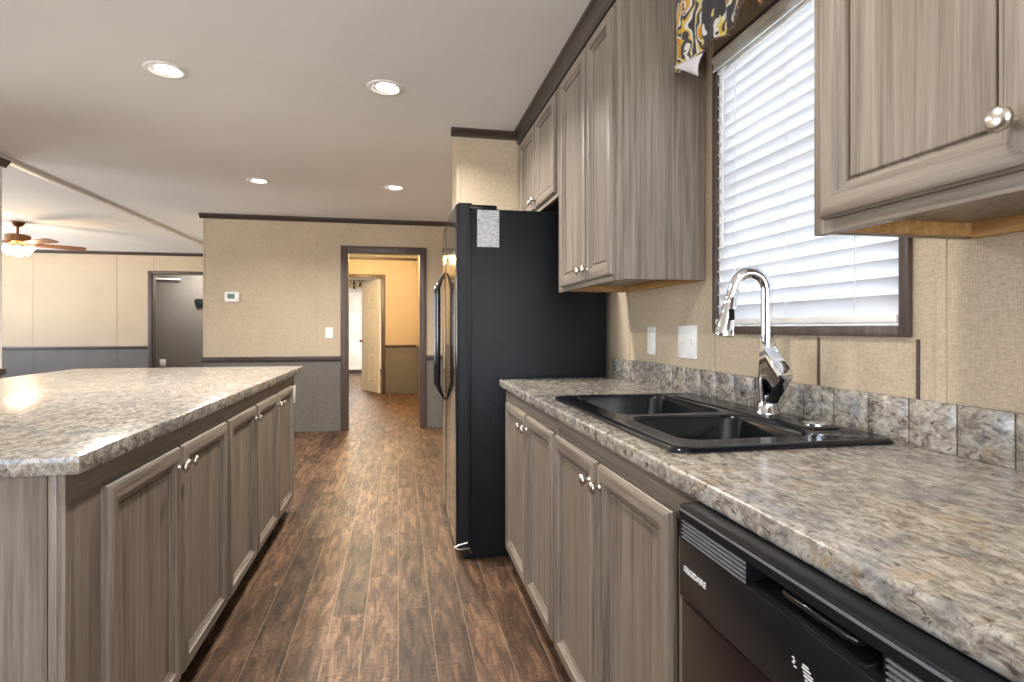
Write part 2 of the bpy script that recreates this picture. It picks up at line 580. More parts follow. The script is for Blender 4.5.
# door casing
b = B()
cw = 0.065
for y0, y1 in ((YB - 0.018, YB), (YB + 0.11, YB + 0.128)):
    b.box(DX0 - cw, y0, 0, DX0, y1, DZ + cw, 0.004).box(DX1, y0, 0, DX1 + cw, y1, DZ + cw, 0.004).box(DX0, y0, DZ, DX1, y1, DZ + cw, 0.004)
b.box(DX0, YB - 0.01, 0, DX0 + 0.014, YB + 0.12, DZ).box(DX1 - 0.014, YB - 0.01, 0, DX1, YB + 0.12, DZ).box(DX0, YB - 0.01, DZ - 0.014, DX1, YB + 0.12, DZ)
structure('door_1', b, M['trim_z'])

# stub wall beside the fridge
SX, SY0, SY1 = 0.365, 3.575, 3.92
structure('wall_stub', B().box(SX, SY0, 1.83, XW, SY1, CZ).box(SX, 3.81, 0, XW, SY1, 1.83).box(SX - 0.003, SY0 - 0.003, 1.83, SX + 0.02, SY0, CZ), M['linen'], smooth=0)

# far wall: parlour part (left) and the hall part with the white door
FX0, FX1, FZ = -3.985, -3.15, 2.075
HX0, HX1, HZ = -0.98, -0.285, 2.062
XH = 0.335
b = B()
b.box(-7.2, YF, 0.84, FX0, YF + 0.1, CZ).box(FX1, YF, 0.84, -2.1, YF + 0.1, CZ).box(FX0, YF, FZ, FX1, YF + 0.1, CZ)
for x in (-5.72, -4.525): b.box(x - 0.012, YF - 0.004, 0.84, x + 0.012, YF, CZ)
b.box(-3.99, YF - 0.004, FZ + 0.06, -3.97, YF, CZ)
structure('wall_far', b, M['linen'], smooth=0)
b = B().box(-7.2, YF, 0, FX0, YF + 0.1, 0.84).box(FX1, YF, 0, -2.1, YF + 0.1, 0.84)
for x in (-5.72, -4.525): b.box(x - 0.012, YF - 0.004, 0, x + 0.012, YF, 0.84)
structure('wall_far_lower', b, M['linen_grey'], smooth=0)
structure('trim_5', B().box(-7.2, YF - 0.02, 0.825, FX0 - 0.065, YF, 0.872, 0.005), M['trim'])
structure('trim_6', B().prism([(YF + a, CZ + z) for a, z in cr], 'x', -7.2, -2.1), M['trim'])
b = B()
b.box(FX0 - cw, YF - 0.018, 0, FX0, YF, FZ + cw * .6, 0.004).box(FX1, YF - 0.018, 0, FX1 + cw, YF, FZ + cw * .6, 0.004).box(FX0, YF - 0.018, FZ, FX1, YF, FZ + cw * .6, 0.004)
b.box(FX0, YF, 0, FX0 + 0.012, YF + 0.1, FZ).box(FX1 - 0.012, YF, 0, FX1, YF + 0.1, FZ).box(FX0, YF, FZ - 0.012, FX1, YF + 0.1, FZ)
structure('door_2', b, M['trim_z'])
# alcove behind that opening
AY = 11.6
structure('wall_alcove', B().box(FX0 - 0.6, AY, 0, FX1 + 0.6, AY + 0.1, CZ).box(FX0 - 0.7, YF + 0.1, 0, FX0 - 0.6, AY, CZ).box(FX1 + 0.6, YF + 0.1, 0, FX1 + 0.7, AY, CZ), M['linen_grey'], smooth=0)

# hall walls
b = B()
b.box(-2.1, YF, 0.84, HX0, YF + 0.1, CZ).box(HX1, YF, 0.84, XH, YF + 0.1, CZ).box(HX0, YF, HZ, HX1, YF + 0.1, CZ)
structure('wall_hall_end', b, M['linen'], smooth=0)
structure('wall_hall_end_lower', B().box(-2.1, YF, 0, HX0, YF + 0.1, 0.84).box(HX1, YF, 0, XH, YF + 0.1, 0.84), M['linen_grey'], smooth=0)
structure('wall_hall_right', B().box(XH, YB + 0.128, 0.84, XH + 0.1, YF + 0.1, CZ), M['linen'], smooth=0)
structure('wall_hall_right_lower', B().box(XH, YB + 0.128, 0, XH + 0.1, YF + 0.1, 0.84), M['linen_grey'], smooth=0)
structure('wall_hall_left', B().box(-2.1, YB + 0.11, 0, -2.0, YF, CZ), M['linen'], smooth=0)
structure('trim_7', B().box(HX1 + 0.055, YF - 0.018, 0.825, XH, YF, 0.868, 0.004).box(XH - 0.018, YB + 0.14, 0.825, XH, YF - 0.018, 0.868, 0.004), M['trim'])
structure('trim_8', B().box(-2.0, YF - 0.03, CZ - 0.04, XH, YF, CZ), M['trim'])
b = B()
cw2 = 0.062
b.box(HX0 - cw2, YF - 0.016, 0, HX0, YF, HZ + cw2, 0.004).box(HX1, YF - 0.016, 0, HX1 + cw2, YF, HZ + cw2, 0.004).box(HX0, YF - 0.016, HZ, HX1, YF, HZ + cw2, 0.004)
b.box(HX0, YF, 0, HX0 + 0.012, YF + 0.1, HZ).box(HX1 - 0.012, YF, 0, HX1, YF + 0.1, HZ).box(HX0, YF, HZ - 0.012, HX1, YF + 0.1, HZ)
structure('door_3', b, M['trim_z'])
# bedroom behind
RY = 15.3
structure('wall_bedroom', B().box(-3.0, RY, 0, 1.2, RY + 0.1, CZ).box(-3.1, YF + 0.6, 0, -3.0, RY, CZ).box(0.9, YF + 0.1, 0, 1.0, RY, CZ), M['white_wall'], smooth=0)
structure('baseboard_bedroom', B().box(-3.0, RY - 0.02, 0, 0.9, RY, 0.09), M['trim'])

# left divider wall, its end just inside the picture
LX, LY = -2.85, 4.83
structure('wall_divider', B().box(LX - 0.1, 3.5, 0.86, LX, LY, CZ), M['white_paint'])
structure('wall_divider_lower', B().box(LX - 0.1, 3.5, 0, LX, LY, 0.86), M['linen_grey'])
structure('trim_9', B().box(LX - 0.115, 3.49, 0.83, LX + 0.02, LY + 0.015, 0.875, 0.005), M['trim'])
structure('trim_10', B().prism([(LX - a, CZ - 0.016 + z) for a, z in cr], 'y', 3.5, LY + 0.03), M['trim'])

# shell that the photo does not show, with window openings for the daylight
b = B()
b.box(-7.3, -3.1, 0, -2.7, -3.0, CZ).box(0.8, -3.1, 0, XW + 0.14, -3.0, CZ).box(-2.7, -3.1, 2.15, 0.8, -3.0, CZ).box(-2.7, -3.1, 0, 0.8, -3.0, 0.85)
structure('wall_rear', b, M['linen'], smooth=0)
structure('roof_sky_blocker', B().box(-5.0, -6.2, 2.25, 3.0, -3.12, 2.35), M['white_paint'])  # unseen roof slab, added to keep high sky out of the rear windows
b = B().box(-7.2, -3.0, 0, -7.1, 2.0, CZ).box(-7.2, 4.8, 0, -7.1, 6.6, CZ).box(-7.2, 9.4, 0, -7.1, YF, CZ)
for y0, y1 in ((2.0, 4.8), (6.6, 9.4)):
    b.box(-7.2, y0, 0, -7.1, y1, 0.60).box(-7.2, y0, 2.20, -7.1, y1, CZ)
structure('wall_left', b, M['linen'], smooth=0)

# crown above the kitchen cabinets
UF = 0.765   # face frame plane of wall cabinets
ck = [(0.0, -0.078), (-0.010, -0.078), (-0.016, -0.060), (-0.018, -0.056), (-0.036, -0.024), (-0.044, -0.018), (-0.044, 0), (0.0, 0)]
structure('trim_11', B().prism([(UF + a, CZ + z) for a, z in ck], 'y', 1.910, SY0), M['trim_y'])
structure('trim_14', B().prism([(UF + a, CZ + z) for a, z in ck], 'y', 0.085, 0.935).prism([(0.935 - a, CZ + z) for a, z in ck], 'x', UF - 0.040, XW), M['trim_y'])
structure('trim_12', B().prism([(SY0 + a, CZ + z) for a, z in [(p * .8, q * .62) for p, q in ck]], 'x', SX - 0.04, UF), M['trim'])


# ------------------------------------------------------------------ cabinet builders
def rect_ring(y0, y1, z0, z1, x):
    return [(x, y0, z0), (x, y1, z0), (x, y1, z1), (x, y0, z1)]


def knob(parent, x, y, z, d, label=None):
    prof = [(0.0075, 0), (0.0075, 0.002), (0.0055, 0.005), (0.0055, 0.010), (0.0095, 0.014), (0.0150, 0.0175), (0.0166, 0.0215), (0.0155, 0.0255), (0.0105, 0.0290), (0.0, 0.0300)]
    o = B().lathe(prof, (x, y, z), 'x' if d > 0 else '-x', 20).build('knob', M['nickel'], parent, smooth=60)
    return o


def door(parent, xf, d, y0, y1, z0, z1, ky, kz, fw=0.056):
    """framed door whose back lies on the plane x = xf and that faces d (+1 / -1)"""
    s = fw / 0.056
    prof = [(0, 0), (0, .009), (.003, .0125), (.004, .0165), (.009, .0200), (.016, .0215), (.036 * s, .0215), (.041 * s, .0195), (.0435 * s, .0140), (.0475 * s, .0138), (.0505 * s, .0100), (.0560 * s, .0090), (.0575 * s, .0010)]
    rings = [rect_ring(y0 + i, y1 - i, z0 + i, z1 - i, xf + d * h) for i, h in prof]
    o = B().loft(rings, True, False, mis=[1, 0, 1, 0]).build('door', [M['wood_v'], M['wood_h']], parent, smooth=25)
    i = .0580 * s
    pp = [(i, .0004), (i + .0035, .0010), (i + .005, .0050), (i + .007, .0062)]
    B().loft([rect_ring(y0 + q, y1 - q, z0 + q, z1 - q, xf + d * h) for q, h in pp], True, True).build('door_panel', M['wood_v'], o, smooth=25)
    knob(o, xf + d * 0.0213, ky, kz, d)
    return o


def base_cabinet(name, label, group, xf, d, y0, y1, doors, depth, top=0.876, toe=0.095, dz=(0.10, 0.815), mids=(), tops=(None, None), stile=(0.03, 0.03)):
    xb = xf - d * depth
    t = thing(name, label, 'cabinet', ((xf + xb) / 2, (y0 + y1) / 2, 0), group)
    xi = xf - d * 0.02
    b = B()
    ta, tb = tops[0] or top, tops[1] or top
    b.box(xb, y0, 0.0, xi - d * 0.06, y0 + 0.016, ta).box(xi - d * 0.06, y0, toe, xi, y0 + 0.016, ta)
    b.box(xb, y1 - 0.016, 0.0, xi - d * 0.06, y1, tb).box(xi - d * 0.06, y1 - 0.016, toe, xi, y1, tb)
    b.box(xb, y0 + 0.016, toe, xi, y1 - 0.016, toe + 0.016)
    b.box(xb, y0 + 0.016, toe + 0.016, xb + d * 0.01, y1 - 0.016, top)
    b.build('carcass', M['wood_v'], t, smooth=0)
    B().box(xi - d * 0.07, y0 + 0.017, 0, xi - d * 0.06, y1 - 0.017, toe).build('toe_kick', M['toe'], t, smooth=0)
    f = B()
    zr = dz[1] - 0.012
    f.box(xi, y0, toe, xf, y0 + stile[0], zr).box(xi, y1 - stile[1], toe, xf, y1, zr)
    for m in mids: f.box(xi, m - 0.02, toe, xf, m + 0.02, zr)
    f.box(xi, y0, zr, xf, y1, top, mi=1).box(xi, y0 + stile[0], toe, xf, y1 - stile[1], toe + 0.035, mi=1)
    f.build('face_frame', [M['wood_v'], M['wood_h']], t, smooth=0)
    for a, c_, side in doors:
        ky = c_ - 0.032 if side == 'far' else a + 0.032
        door(t, xf, d, a, c_, dz[0], dz[1], ky, dz[1] - 0.055)
    return t


def wall_cabinet(name, label, xf, y0, y1, z0, z1, doors, dz, kz=0.06, stile=(0.03, 0.03), cleats=True):
    t = thing(name, label, 'cabinet', ((xf + XW) / 2, (y0 + y1) / 2, z0), 'wall cabinets over the kitchen counter')
    xi = xf + 0.02
    xw = XW - 0.005
    b = B()
    b.box(xi, y0, z0 + 0.004, xw, y0 + 0.014, z1).box(xi, y1 - 0.014, z0 + 0.004, xw, y1, z1)
    b.box(xi, y0 + 0.014, z0 + 0.030, xw, y1 - 0.014, z0 + 0.042).box(xi, y0 + 0.014, z1 - 0.02, xw, y1 - 0.014, z1)
    b.box(xw - 0.008, y0 + 0.014, z0 + 0.042, xw, y1 - 0.014, z1 - 0.02)
    b.build('carcass', M['wood_v'], t, smooth=0)
    f = B()
    f.box(xf, y0, z0, xi, y0 + stile[0], z1, 0.001).box(xf, y1 - stile[1], z0, xi, y1, z1, 0.001)
    f.box(xf, y0 + stile[0], z0, xi, y1 - stile[1], z0 + 0.04, 0.001, mi=1).box(xf, y0 + stile[0], z1 - 0.09, xi, y1 - stile[1], z1, 0.001, mi=1)
    f.build('face_frame', [M['wood_v'], M['wood_h']], t, smooth=25)
    if cleats:
        c = B()
        c.box(xi, y0 + 0.014, z0 + 0.006, xw, y0 + 0.034, z0 + 0.030).box(xi, y1 - 0.034, z0 + 0.006, xw, y1 - 0.014, z0 + 0.030)
        c.box(xw - 0.022, y0 + 0.034, z0 + 0.002, xw, y1 - 0.034, z0 + 0.030)
        c.build('bottom_cleat', M['pine'], t, smooth=0)['label'] = 'raw pine cleat under the cabinet'
    for a, c_, side in doors:
        ky = c_ - 0.030 if side == 'far' else a + 0.030
        door(t, xf, -1, a, c_, dz[0], dz[1], ky, dz[0] + kz)
    return t


# ------------------------------------------------------------------ right run: base cabinets
BF = 0.530
wb = 'base cabinets under the sink counter'
base_cabinet('base_cabinet', 'brown-grey two-door base cabinet beside the black refrigerator', wb, BF, -1, 1.853, 2.80,
             [(1.872, 2.266, 'far'), (2.284, 2.715, 'near')], 0.565, mids=(2.275,), stile=(0.02, 0.085), tops=(0.72, None))
base_cabinet('base_cabinet', 'brown-grey two-door base cabinet under the black sink, beside the dishwasher', wb, BF, -1, 0.895, 1.853,
             [(1.016, 1.422, 'far'), (1.438, 1.838, 'near')], 0.565, mids=(1.430,), stile=(0.115, 0.02), tops=(None, 0.72))

# countertop with sink cut-out
SKX0, SKX1, SKY0, SKY1 = 0.547, 1.088, 1.060, 1.988
t = thing('countertop', 'long speckled tan laminate countertop around the black sink', 'countertop', (0.8, 1.5, 0.876))
CY0, CY1, CX = 0.262, 2.80, 0.496
b = B()
hole = rrect(SKX0 + 0.022, SKY0 + 0.022, SKX1 - 0.022, SKY1 - 0.022, 0.03)
outer = [(CX + 0.006, CY0), (XW - 0.001, CY0), (XW - 0.001, CY1), (CX + 0.006, CY1)]
b.plate(outer, [hole], 0.876, 0.914)
b.prism([(CX + 0.006, 0.876), (CX + 0.003, 0.877), (CX + 0.0008, 0.880), (CX, 0.884), (CX, 0.906), (CX + 0.0008, 0.910), (CX + 0.003, 0.913), (CX + 0.006, 0.914)], 'y', CY0, CY1)
b.build('worktop', M['granite'], t, smooth=40)
# backsplash: tiles with brown joints
t = thing('backsplash', 'low speckled backsplash tiles along the wall behind the sink', 'backsplash', (1.1, 1.5, 0.914))
b = B()
y = CY1
while y > CY0 + 0.02:
    y1 = y; y0 = max(y - 0.1095, CY0)
    b.box(XW - 0.017, y0 + 0.0016, 0.9145, XW - 0.003, y1 - 0.0016, 1.016, 0.0012)
    y = y0
b.build('tile', M['granite'], t, smooth=40)
B().box(XW - 0.014, CY0, 0.9145, XW - 0.002, CY1, 1.0145).build('joint', M['grout'], t, smooth=0)

# ------------------------------------------------------------------ sink
t = thing('kitchen_sink', 'black double-bowl drop-in sink set in the speckled counter', 'sink', ((SKX0 + SKX1) / 2, (SKY0 + SKY1) / 2, 0.914))
bowls = [(0.612, 1.140, 0.945, 1.470), (0.612, 1.512, 0.945, 1.945)]
zt = 0.925
b = B()
n_ = 6
rim = [(0.0, 0.9145, 0.035), (0.001, 0.920, 0.035), (0.006, 0.9255, 0.034), (0.014, 0.927, 0.032), (0.022, zt, 0.030)]
rr = [[(x, y, z) for x, y in rrect(SKX0 + i, SKY0 + i, SKX1 - i, SKY1 - i, r, n_)] for i, z, r in rim]
b.loft(rr, False, False)
# deck with two holes
bm = b.bm
def loop_pts(L, z): return [bm.verts.new((x, y, z)) for x, y in L]
es = []
outer = rrect(SKX0 + .022, SKY0 + .022, SKX1 - .022, SKY1 - .022, 0.030, n_)
loops = [outer] + [rrect(*q, 0.05, n_) for q in bowls]
for L in loops:
    vs = loop_pts(L, zt)
    es += [bm.edges.new((vs[i], vs[(i + 1) % len(vs)])) for i in range(len(vs))]
bmesh.ops.triangle_fill(bm, use_beauty=True, edges=es, normal=(0, 0, 1))
for (x0, y0, x1, y1), dep in zip(bowls, (0.185, 0.185)):
    st = [(0, zt, .05), (.003, zt - .003, .05), (.006, zt - .012, .05), (.014, zt - dep + .05, .055), (.024, zt - dep + .018, .06), (.05, zt - dep + .003, .06), (.09, zt - dep, .05)]
    b.loft([[(x, y, z) for x, y in rrect(x0 + i, y0 + i, x1 - i, y1 - i, r, n_)] for i, z, r in st], False, True)
bmesh.ops.remove_doubles(bm, verts=bm.verts[:], dist=1e-5)
b.build('basin', M['sink'], t, smooth=45)
for (x0, y0, x1, y1) in bowls:
    B().lathe([(0.0, 0.004), (0.02, 0.004), (0.036, 0.006), (0.042, 0.004), (0.042, -0.002), (0, -0.002)], ((x0 + x1) / 2, (y0 + y1) / 2, zt - .185 + 0.003), 'z', 24).build('drain', M['chrome'], t)
# raised ledge behind the bowls, low black plug covers on it
B().lathe([(0.0, 0), (0.030, 0), (0.030, 0.004), (0.026, 0.007), (0.0, 0.008)], (1.015, 1.235, zt + .006), 'z', 24).build('hole_cover', M['chrome'], t)
b = B()
b.loft([[(x, y, z) for x, y in rrect(.966 + i, 1.19 + i, 1.062 - i, 1.91 - i, .03, 4)] for i, z in ((0, zt - .002), (0.002, zt + .004), (.008, zt + .006))], True, True)
b.build('faucet_ledge', M['sink'], t)

# ------------------------------------------------------------------ faucet
FXx, FYy = 1.015, 1.425
t = thing('faucet', 'chrome pull-down gooseneck faucet on the back of the black sink', 'faucet', (FXx, FYy, zt + .006))
z0 = zt + 0.0065
B().lathe([(0.031, 0), (0.031, 0.004), (0.0265, 0.008), (0.0245, 0.03), (0.0235, 0.09), (0.0205, 0.15), (0.0180, 0.19), (0.0166, 0.22), (0, 0.22)], (FXx, FYy, z0), 'z', 28).build('body', M['chrome'], t, smooth=50)
pts = [(FXx, FYy, z0 + 0.20), (FXx, FYy, z0 + 0.27), (FXx, FYy, z0 + 0.345)]
r_ = 0.043
dx, dy = -0.93, 0.37          # spout swings a little towards the fridge
for kk in range(1, 13):
    a = PI * kk / 12 * 0.93
    q = r_ * (1 - math.cos(a))
    pts.append((FXx + dx * q, FYy + dy * q, z0 + 0.345 + 1.15 * r_ * math.sin(a)))
e0 = Vector(pts[-1]); dr = (Vector(pts[-1]) - Vector(pts[-2])).normalized()
pts.append(tuple(e0 + dr * 0.03))
B().tube(pts, 0.0162, 16).build('spout', M['chrome'], t, smooth=60)
e1 = Vector(pts[-1])
dn = (dr + Vector((dx * 0.02, dy * 0.02, -0.7))).normalized()
hp = [(0, .0160), (.006, .0162), (.008, .0178), (.05, .0205), (.085, .0255), (.105, .0295), (.112, .0290)]
B().tube([e1 + dn * s for s, _ in hp], [q for _, q in hp], 22).build('spray_head', M['chrome'], t, smooth=50)
B().tube([e1 - dr * 0.003, e1 + dn * 0.003], 0.0156, 20).build('joint_ring', M['black'], t)
B().tube([e1 + dn * 0.1115, e1 + dn * 0.1135], 0.0245, 20).build('spray_face', M['black'], t)
pb = e1 + dn * 0.052 + Vector((-0.002, -0.0205, 0))
B().box(pb.x - .0085, pb.y - .003, pb.z - .016, pb.x + .0085, pb.y + .003, pb.z + .016, 0.0025).build('spray_button', M['black'], t)
# lever: leaf-shaped handle on the side facing the camera
ctrl = [(0.004, .222), (-.006, .200), (-.026, .172), (-.058, .148), (-.082, .130), (-.090, .116), (-.086, .102), (-.066, .080), (-.046, .056), (-.032, .034), (-.020, .026), (-.006, .040), (-.004, .10), (0.0, .16), (0.002, .20)]
poly = [(FYy + u, z0 + v) for u, v in ctrl]
B().prism(poly, 'x', FXx - 0.024, FXx + 0.016, 0.008, seg=3).build('lever', M['chrome'], t, smooth=60)

# ------------------------------------------------------------------ dishwasher
DX, DY0, DY1 = 0.466, 0.285, 0.888
t = thing('dishwasher', 'black dishwasher with vented console under the speckled counter', 'dishwasher', (0.78, 0.585, 0))
B().box(0.535, DY0 + .004, 0.10, 1.08, DY1 - .004, 0.872).box(0.60, DY0 + .02, 0.0, 1.05, DY1 - .02, 0.10).build('tub', M['black'], t, smooth=0)
B().box(0.469, DY0, 0.115, 0.535, DY1, 0.716, 0.006).build('door', M['dw_door'], t)['label'] = 'dark brown glossy dishwasher door panel'
# console with a handle recess and vents, made of boards around the openings
RZ0, RZ1 = 0.818, 0.851
ya, yb = 0.475, 0.698      # handle recess
va, vb = 0.700, 0.880      # far vent
wa, wb_ = 0.300, 0.472     # near vent
b = B()
b.box(DX, DY0, 0.719, 0.535, DY1, RZ0, 0.003)
b.prism([(DX, RZ1), (0.535, RZ1), (0.535, 0.8745), (DX + .010, 0.8745), (DX + .002, 0.871), (DX, 0.866)], 'y', DY0, DY1)
b.box(DX, DY0, RZ0, 0.535, wa, RZ1).box(DX, wb_, RZ0, 0.535, ya, RZ1).box(DX, yb, RZ0, 0.535, va, RZ1).box(DX, vb, RZ0, 0.535, DY1, RZ1)
b.box(0.520, wa, RZ0, 0.535, DY1, RZ1)
b.build('console', M['black'], t, smooth=30)
for y0, y1 in ((va, vb), (wa, wb_)):
    b = B()
    for i in range(5):
        z = RZ0 + 0.0015 + i * 0.0066
        b.prism([(DX, z), (DX + .012, z + .0028), (DX + .012, z + .0046), (DX, z + .0024)], 'y', y0, y1)
    b.build('vent_slat', M['grey_line'], t, smooth=0)
B().prism([(DX + .002, RZ0 - .001), (DX + .002, RZ0 + .001), (DX + .006, RZ0 + .003), (0.520, RZ0 + .016), (0.520, RZ0 - .001)], 'y', ya, yb).build('recess_ledge', M['black_gloss'], t)
B().tube([(DX + .030, .512, .838), (DX + .012, .520, .838), (DX + .010, .530, .838), (DX + .010, .622, .838), (DX + .012, .632, .838), (DX + .030, .640, .838)], .0052, 10).build('latch_bar', M['black_gloss'], t)
B().box(DX - .0012, DY0 + .003, 0.8640, DX + .001, DY1 - .003, 0.8672).build('edge_strip', M['grey_line'], t)


def text_mesh(name, body, size, loc, mat, parent, xdir=(0, -1, 0), ydir=(0, 0, 1), bold=0.0):
    cu = bpy.data.curves.new(name, 'FONT')
    cu.body = body; cu.size = size; cu.extrude = 0.0003; cu.offset = bold
    o = bpy.data.objects.new(name, cu)
    C.objects.link(o)
    dg = bpy.context.evaluated_depsgraph_get()
    me = bpy.data.meshes.new_from_object(o.evaluated_get(dg))
    bpy.data.objects.remove(o)
    X, Y = Vector(xdir), Vector(ydir)
    Z = X.cross(Y)
    Mx = Matrix((X, Y, Z)).transposed().to_4x4()
    me.transform(Mx)
    me.transform(Matrix.Translation(Vector(loc) - base_of(parent)))
    me.materials.clear(); me.materials.append(mat)
    r = bpy.data.objects.new(name, me)
    C.objects.link(r)
    r.parent = parent
    return r


text_mesh('lettering', 'FRIGIDAIRE', 0.0135, (DX - .0004, 0.871, 0.7665), M['ink'], t, bold=0.0003)
b = B()
for y, z, ww, hh in ((0.606, .7735, .004, .0016), (0.604, .7705, .0035, .0016), (0.606, .7675, .004, .0016), (0.603, .7640, .0045, .0016), (0.588, .7745, .010, .0016), (0.589, .7705, .014, .0022), (0.587, .7665, .016, .0016), (0.586, .7625, .018, .0022), (0.584, .7585, .017, .0016), (0.582, .7545, .016, .0022), (0.580, .7505, .013, .0016)):
    b.box(DX - .0006, y - ww, z, DX + .0004, y, z + hh)
b.build('printed_symbols', M['ink'], t, smooth=0)
B().lathe([(0.034, 0), (0.034, .003), (0.028, .004), (0.026, .018), (0.023, .021), (0, .021)], (DX, 0.40, 0.768), '-x', 28).build('dial', M['black'], t)

# ------------------------------------------------------------------ refrigerator
FY0, FY1 = 2.862, 3.785
FFX = 0.287
t = thing('refrigerator', 'tall black side-by-side refrigerator beside the sink counter', 'refrigerator', (0.7, 3.32, 0))
B().box(0.362, FY0 + .004, 0.035, 1.085, FY1 - .004, 1.776, 0.006).build('cabinet_shell', M['pebble'], t)
B().box(0.352, FY0 + .008, 0.06, 0.362, FY1 - .008, 1.77).build('gasket', M['black'], t)
seam = 3.50


def fridge_door(y0, y1):
    ys = 7
    rings = []
    ring = []
    # rounded vertical front edges, gently bowed front
    pts = [(0.352, y0), (FFX + .016, y0), (FFX + .006, y0 + .004), (FFX + .001, y0 + .012)]
    for i in range(ys + 1):
        u = i / ys
        yy = y0 + .022 + (y1 - y0 - .044) * u
        pts.append((FFX - .003 * math.sin(PI * u), yy))
    pts += [(FFX + .001, y1 - .012), (FFX + .006, y1 - .004), (FFX + .016, y1), (0.352, y1)]
    b = B()
    nn = len(pts)
    b.loft([[(x, y, z) for x, y in pts] for z in (0.062, 1.795)], True, True, mis=[1, 1] + [0] * (nn - 4) + [1, 1])
    return b.build('door', [M['fridge_front'], M['pebble']], t, smooth=40)


for (y0, y1, hy) in ((FY0, seam - .003, seam - 0.032), (seam + .003, FY1, seam + 0.032)):
    d_ = fridge_door(y0, y1)
    # long bowed handle
    hz0, hz1 = 0.735, 1.505
    pth = []
    for i in range(25):
        u = i / 24
        z = hz0 + (hz1 - hz0) * u
        off = 0.047 * min(1, (math.sin(PI * u)) * 2.6) ** 0.8 if 0 < u < 1 else 0
        pth.append((FFX - .006 - off, hy, z))
    rad = [0.004 + 0.0150 * min(1, math.sin(PI * i / 24) * 2.4) for i in range(25)]
    B().tube(pth, rad, 14).build('handle', M['black_gloss'], d_, smooth=60)
b = B()
b.box(0.352, FY0 + .02, 1.776, 0.50, FY0 + .10, 1.800, 0.006).box(0.30, FY0 + .025, 1.796, 0.37, FY0 + .075, 1.808, 0.004)
b.build('hinge_cover', M['black'], t)
B().box(0.345, FY1 - .10, 1.776, 0.50, FY1 - .02, 1.800, 0.006).build('hinge_cover', M['black'], t)
b = B()
b.tube([(0.278, FY0 - .002, 0.068), (0.30, FY0 - .004, 0.078), (0.345, FY0 - .004, 0.088)], 0.004, 8)
b.tube([(0.278, FY0 - .002, 0.068), (0.30, FY0 - .004, 0.056), (0.355, FY0 - .004, 0.058), (0.362, FY0 - .002, 0.035)], 0.004, 8)
b.build('hinge_bracket', M['nickel'], t)['label'] = 'silver lower hinge bracket'
B().box(0.33, FY0 + .01, 0.0, 1.06, FY1 - .01, 0.055, 0.004).build('base_grille', M['black'], t)
# paper label taped to the side: printed grey rows
k = N('printed_paper')
v = k.coords()
bk = k.n('TexNoise', Vector=k.n('Mapping', Vector=v, Scale=(90, 1, 330)).outputs[0], Scale=1.0, Detail=1.0).outputs['Fac']
M['paper'] = k.p(Base__Color=k.ramp(bk, [(0.55, (0.68, 0.68, 0.70)), (0.60, (0.36, 0.36, 0.39))]), Roughness=0.6)
B().box(0.394, FY0 + .0032, 1.582, 0.507, FY0 + .0040, 1.770).build('paper_label', M['paper'], t, smooth=0)['label'] = 'white printed paper label'

# ------------------------------------------------------------------ wall cabinets
UB, UT = 1.342, 2.415
wall_cabinet('wall_cabinet', 'tall brown-grey wall cabinet with two long doors beside the window', UF, 1.910, 2.665, UB, UT,
             [(1.928, 2.205, 'far'), (2.217, 2.588, 'near')], (1.360, 2.322), 0.045, stile=(0.04, 0.085))
wall_cabinet('wall_cabinet', 'short brown-grey wall cabinet over the black refrigerator', UF, 2.668, 3.570, 1.812, UT,
             [(2.695, 3.088, 'far'), (3.102, 3.510, 'near')], (1.835, 2.322), 0.045, stile=(0.05, 0.07), cleats=False)
wall_cabinet('wall_cabinet', 'brown-grey wall cabinet above the dishwasher, large knob in view', UF, 0.085, 0.935, UB, UT,
             [(0.537, 0.905, 'near'), (0.110, 0.525, 'far')], (1.366, 2.322), 0.06, stile=(0.04, 0.05))

# ------------------------------------------------------------------ island
IF = -0.658
ib = 'cabinets of the kitchen island'
base_cabinet('island_cabinet', 'island cabinet with two broad doors at the near end', ib, IF, 1, 1.315, 2.365,
             [(1.442, 1.878, 'far'), (1.897, 2.350, 'near')], 0.90, mids=(1.888,), stile=(0.14, 0.03), dz=(0.112, 0.812))
base_cabinet('island_cabinet', 'narrow single-door cabinet in the middle of the island', ib, IF, 1, 2.365, 2.819,
             [(2.380, 2.808, 'far')], 0.90, stile=(0.03, 0.03), dz=(0.112, 0.812))
base_cabinet('island_cabinet', 'two-door island cabinet at the end towards the doorway', ib, IF, 1, 2.819, 3.885,
             [(2.832, 3.279, 'far'), (3.304, 3.745, 'near')], 0.90, mids=(3.292,), stile=(0.03, 0.15), dz=(0.112, 0.812))
t = thing('island_end_panel', 'flat wood end panel closing the near end of the island', 'panel', (-1.15, 1.305, 0))
B().box(-1.86, 1.302, 0.0, -0.690, 1.3145, 0.876).build('panel_board', M['wood_v'], t, smooth=0)
B().box(-0.688, 1.300, 0.0, -0.672, 1.3145, 0.876, 0.002).box(-0.672, 1.303, 0.0, -0.6585, 1.3145, 0.876).build('corner_strip', M['wood_v'], t)
t = thing('island_countertop', 'large speckled laminate countertop on the island', 'countertop', (-1.3, 2.66, 0.876))
B().box(-1.985, 1.287, 0.876, -0.626, 4.045, 0.914, 0.003, seg=2).build('worktop', M['granite'], t)
t = thing('outlet_plate', 'white outlet plate on the far corner of the island', 'outlet', (-0.658, 3.85, 0.75))
B().box(IF, 3.815, 0.690, IF + .008, 3.883, 0.800, 0.002).build('plate', M['white'], t)
B().box(IF + .008, 3.833, 0.715, IF + .0105, 3.867, 0.775, 0.001).build('receptacle', M['white_paint'], t)

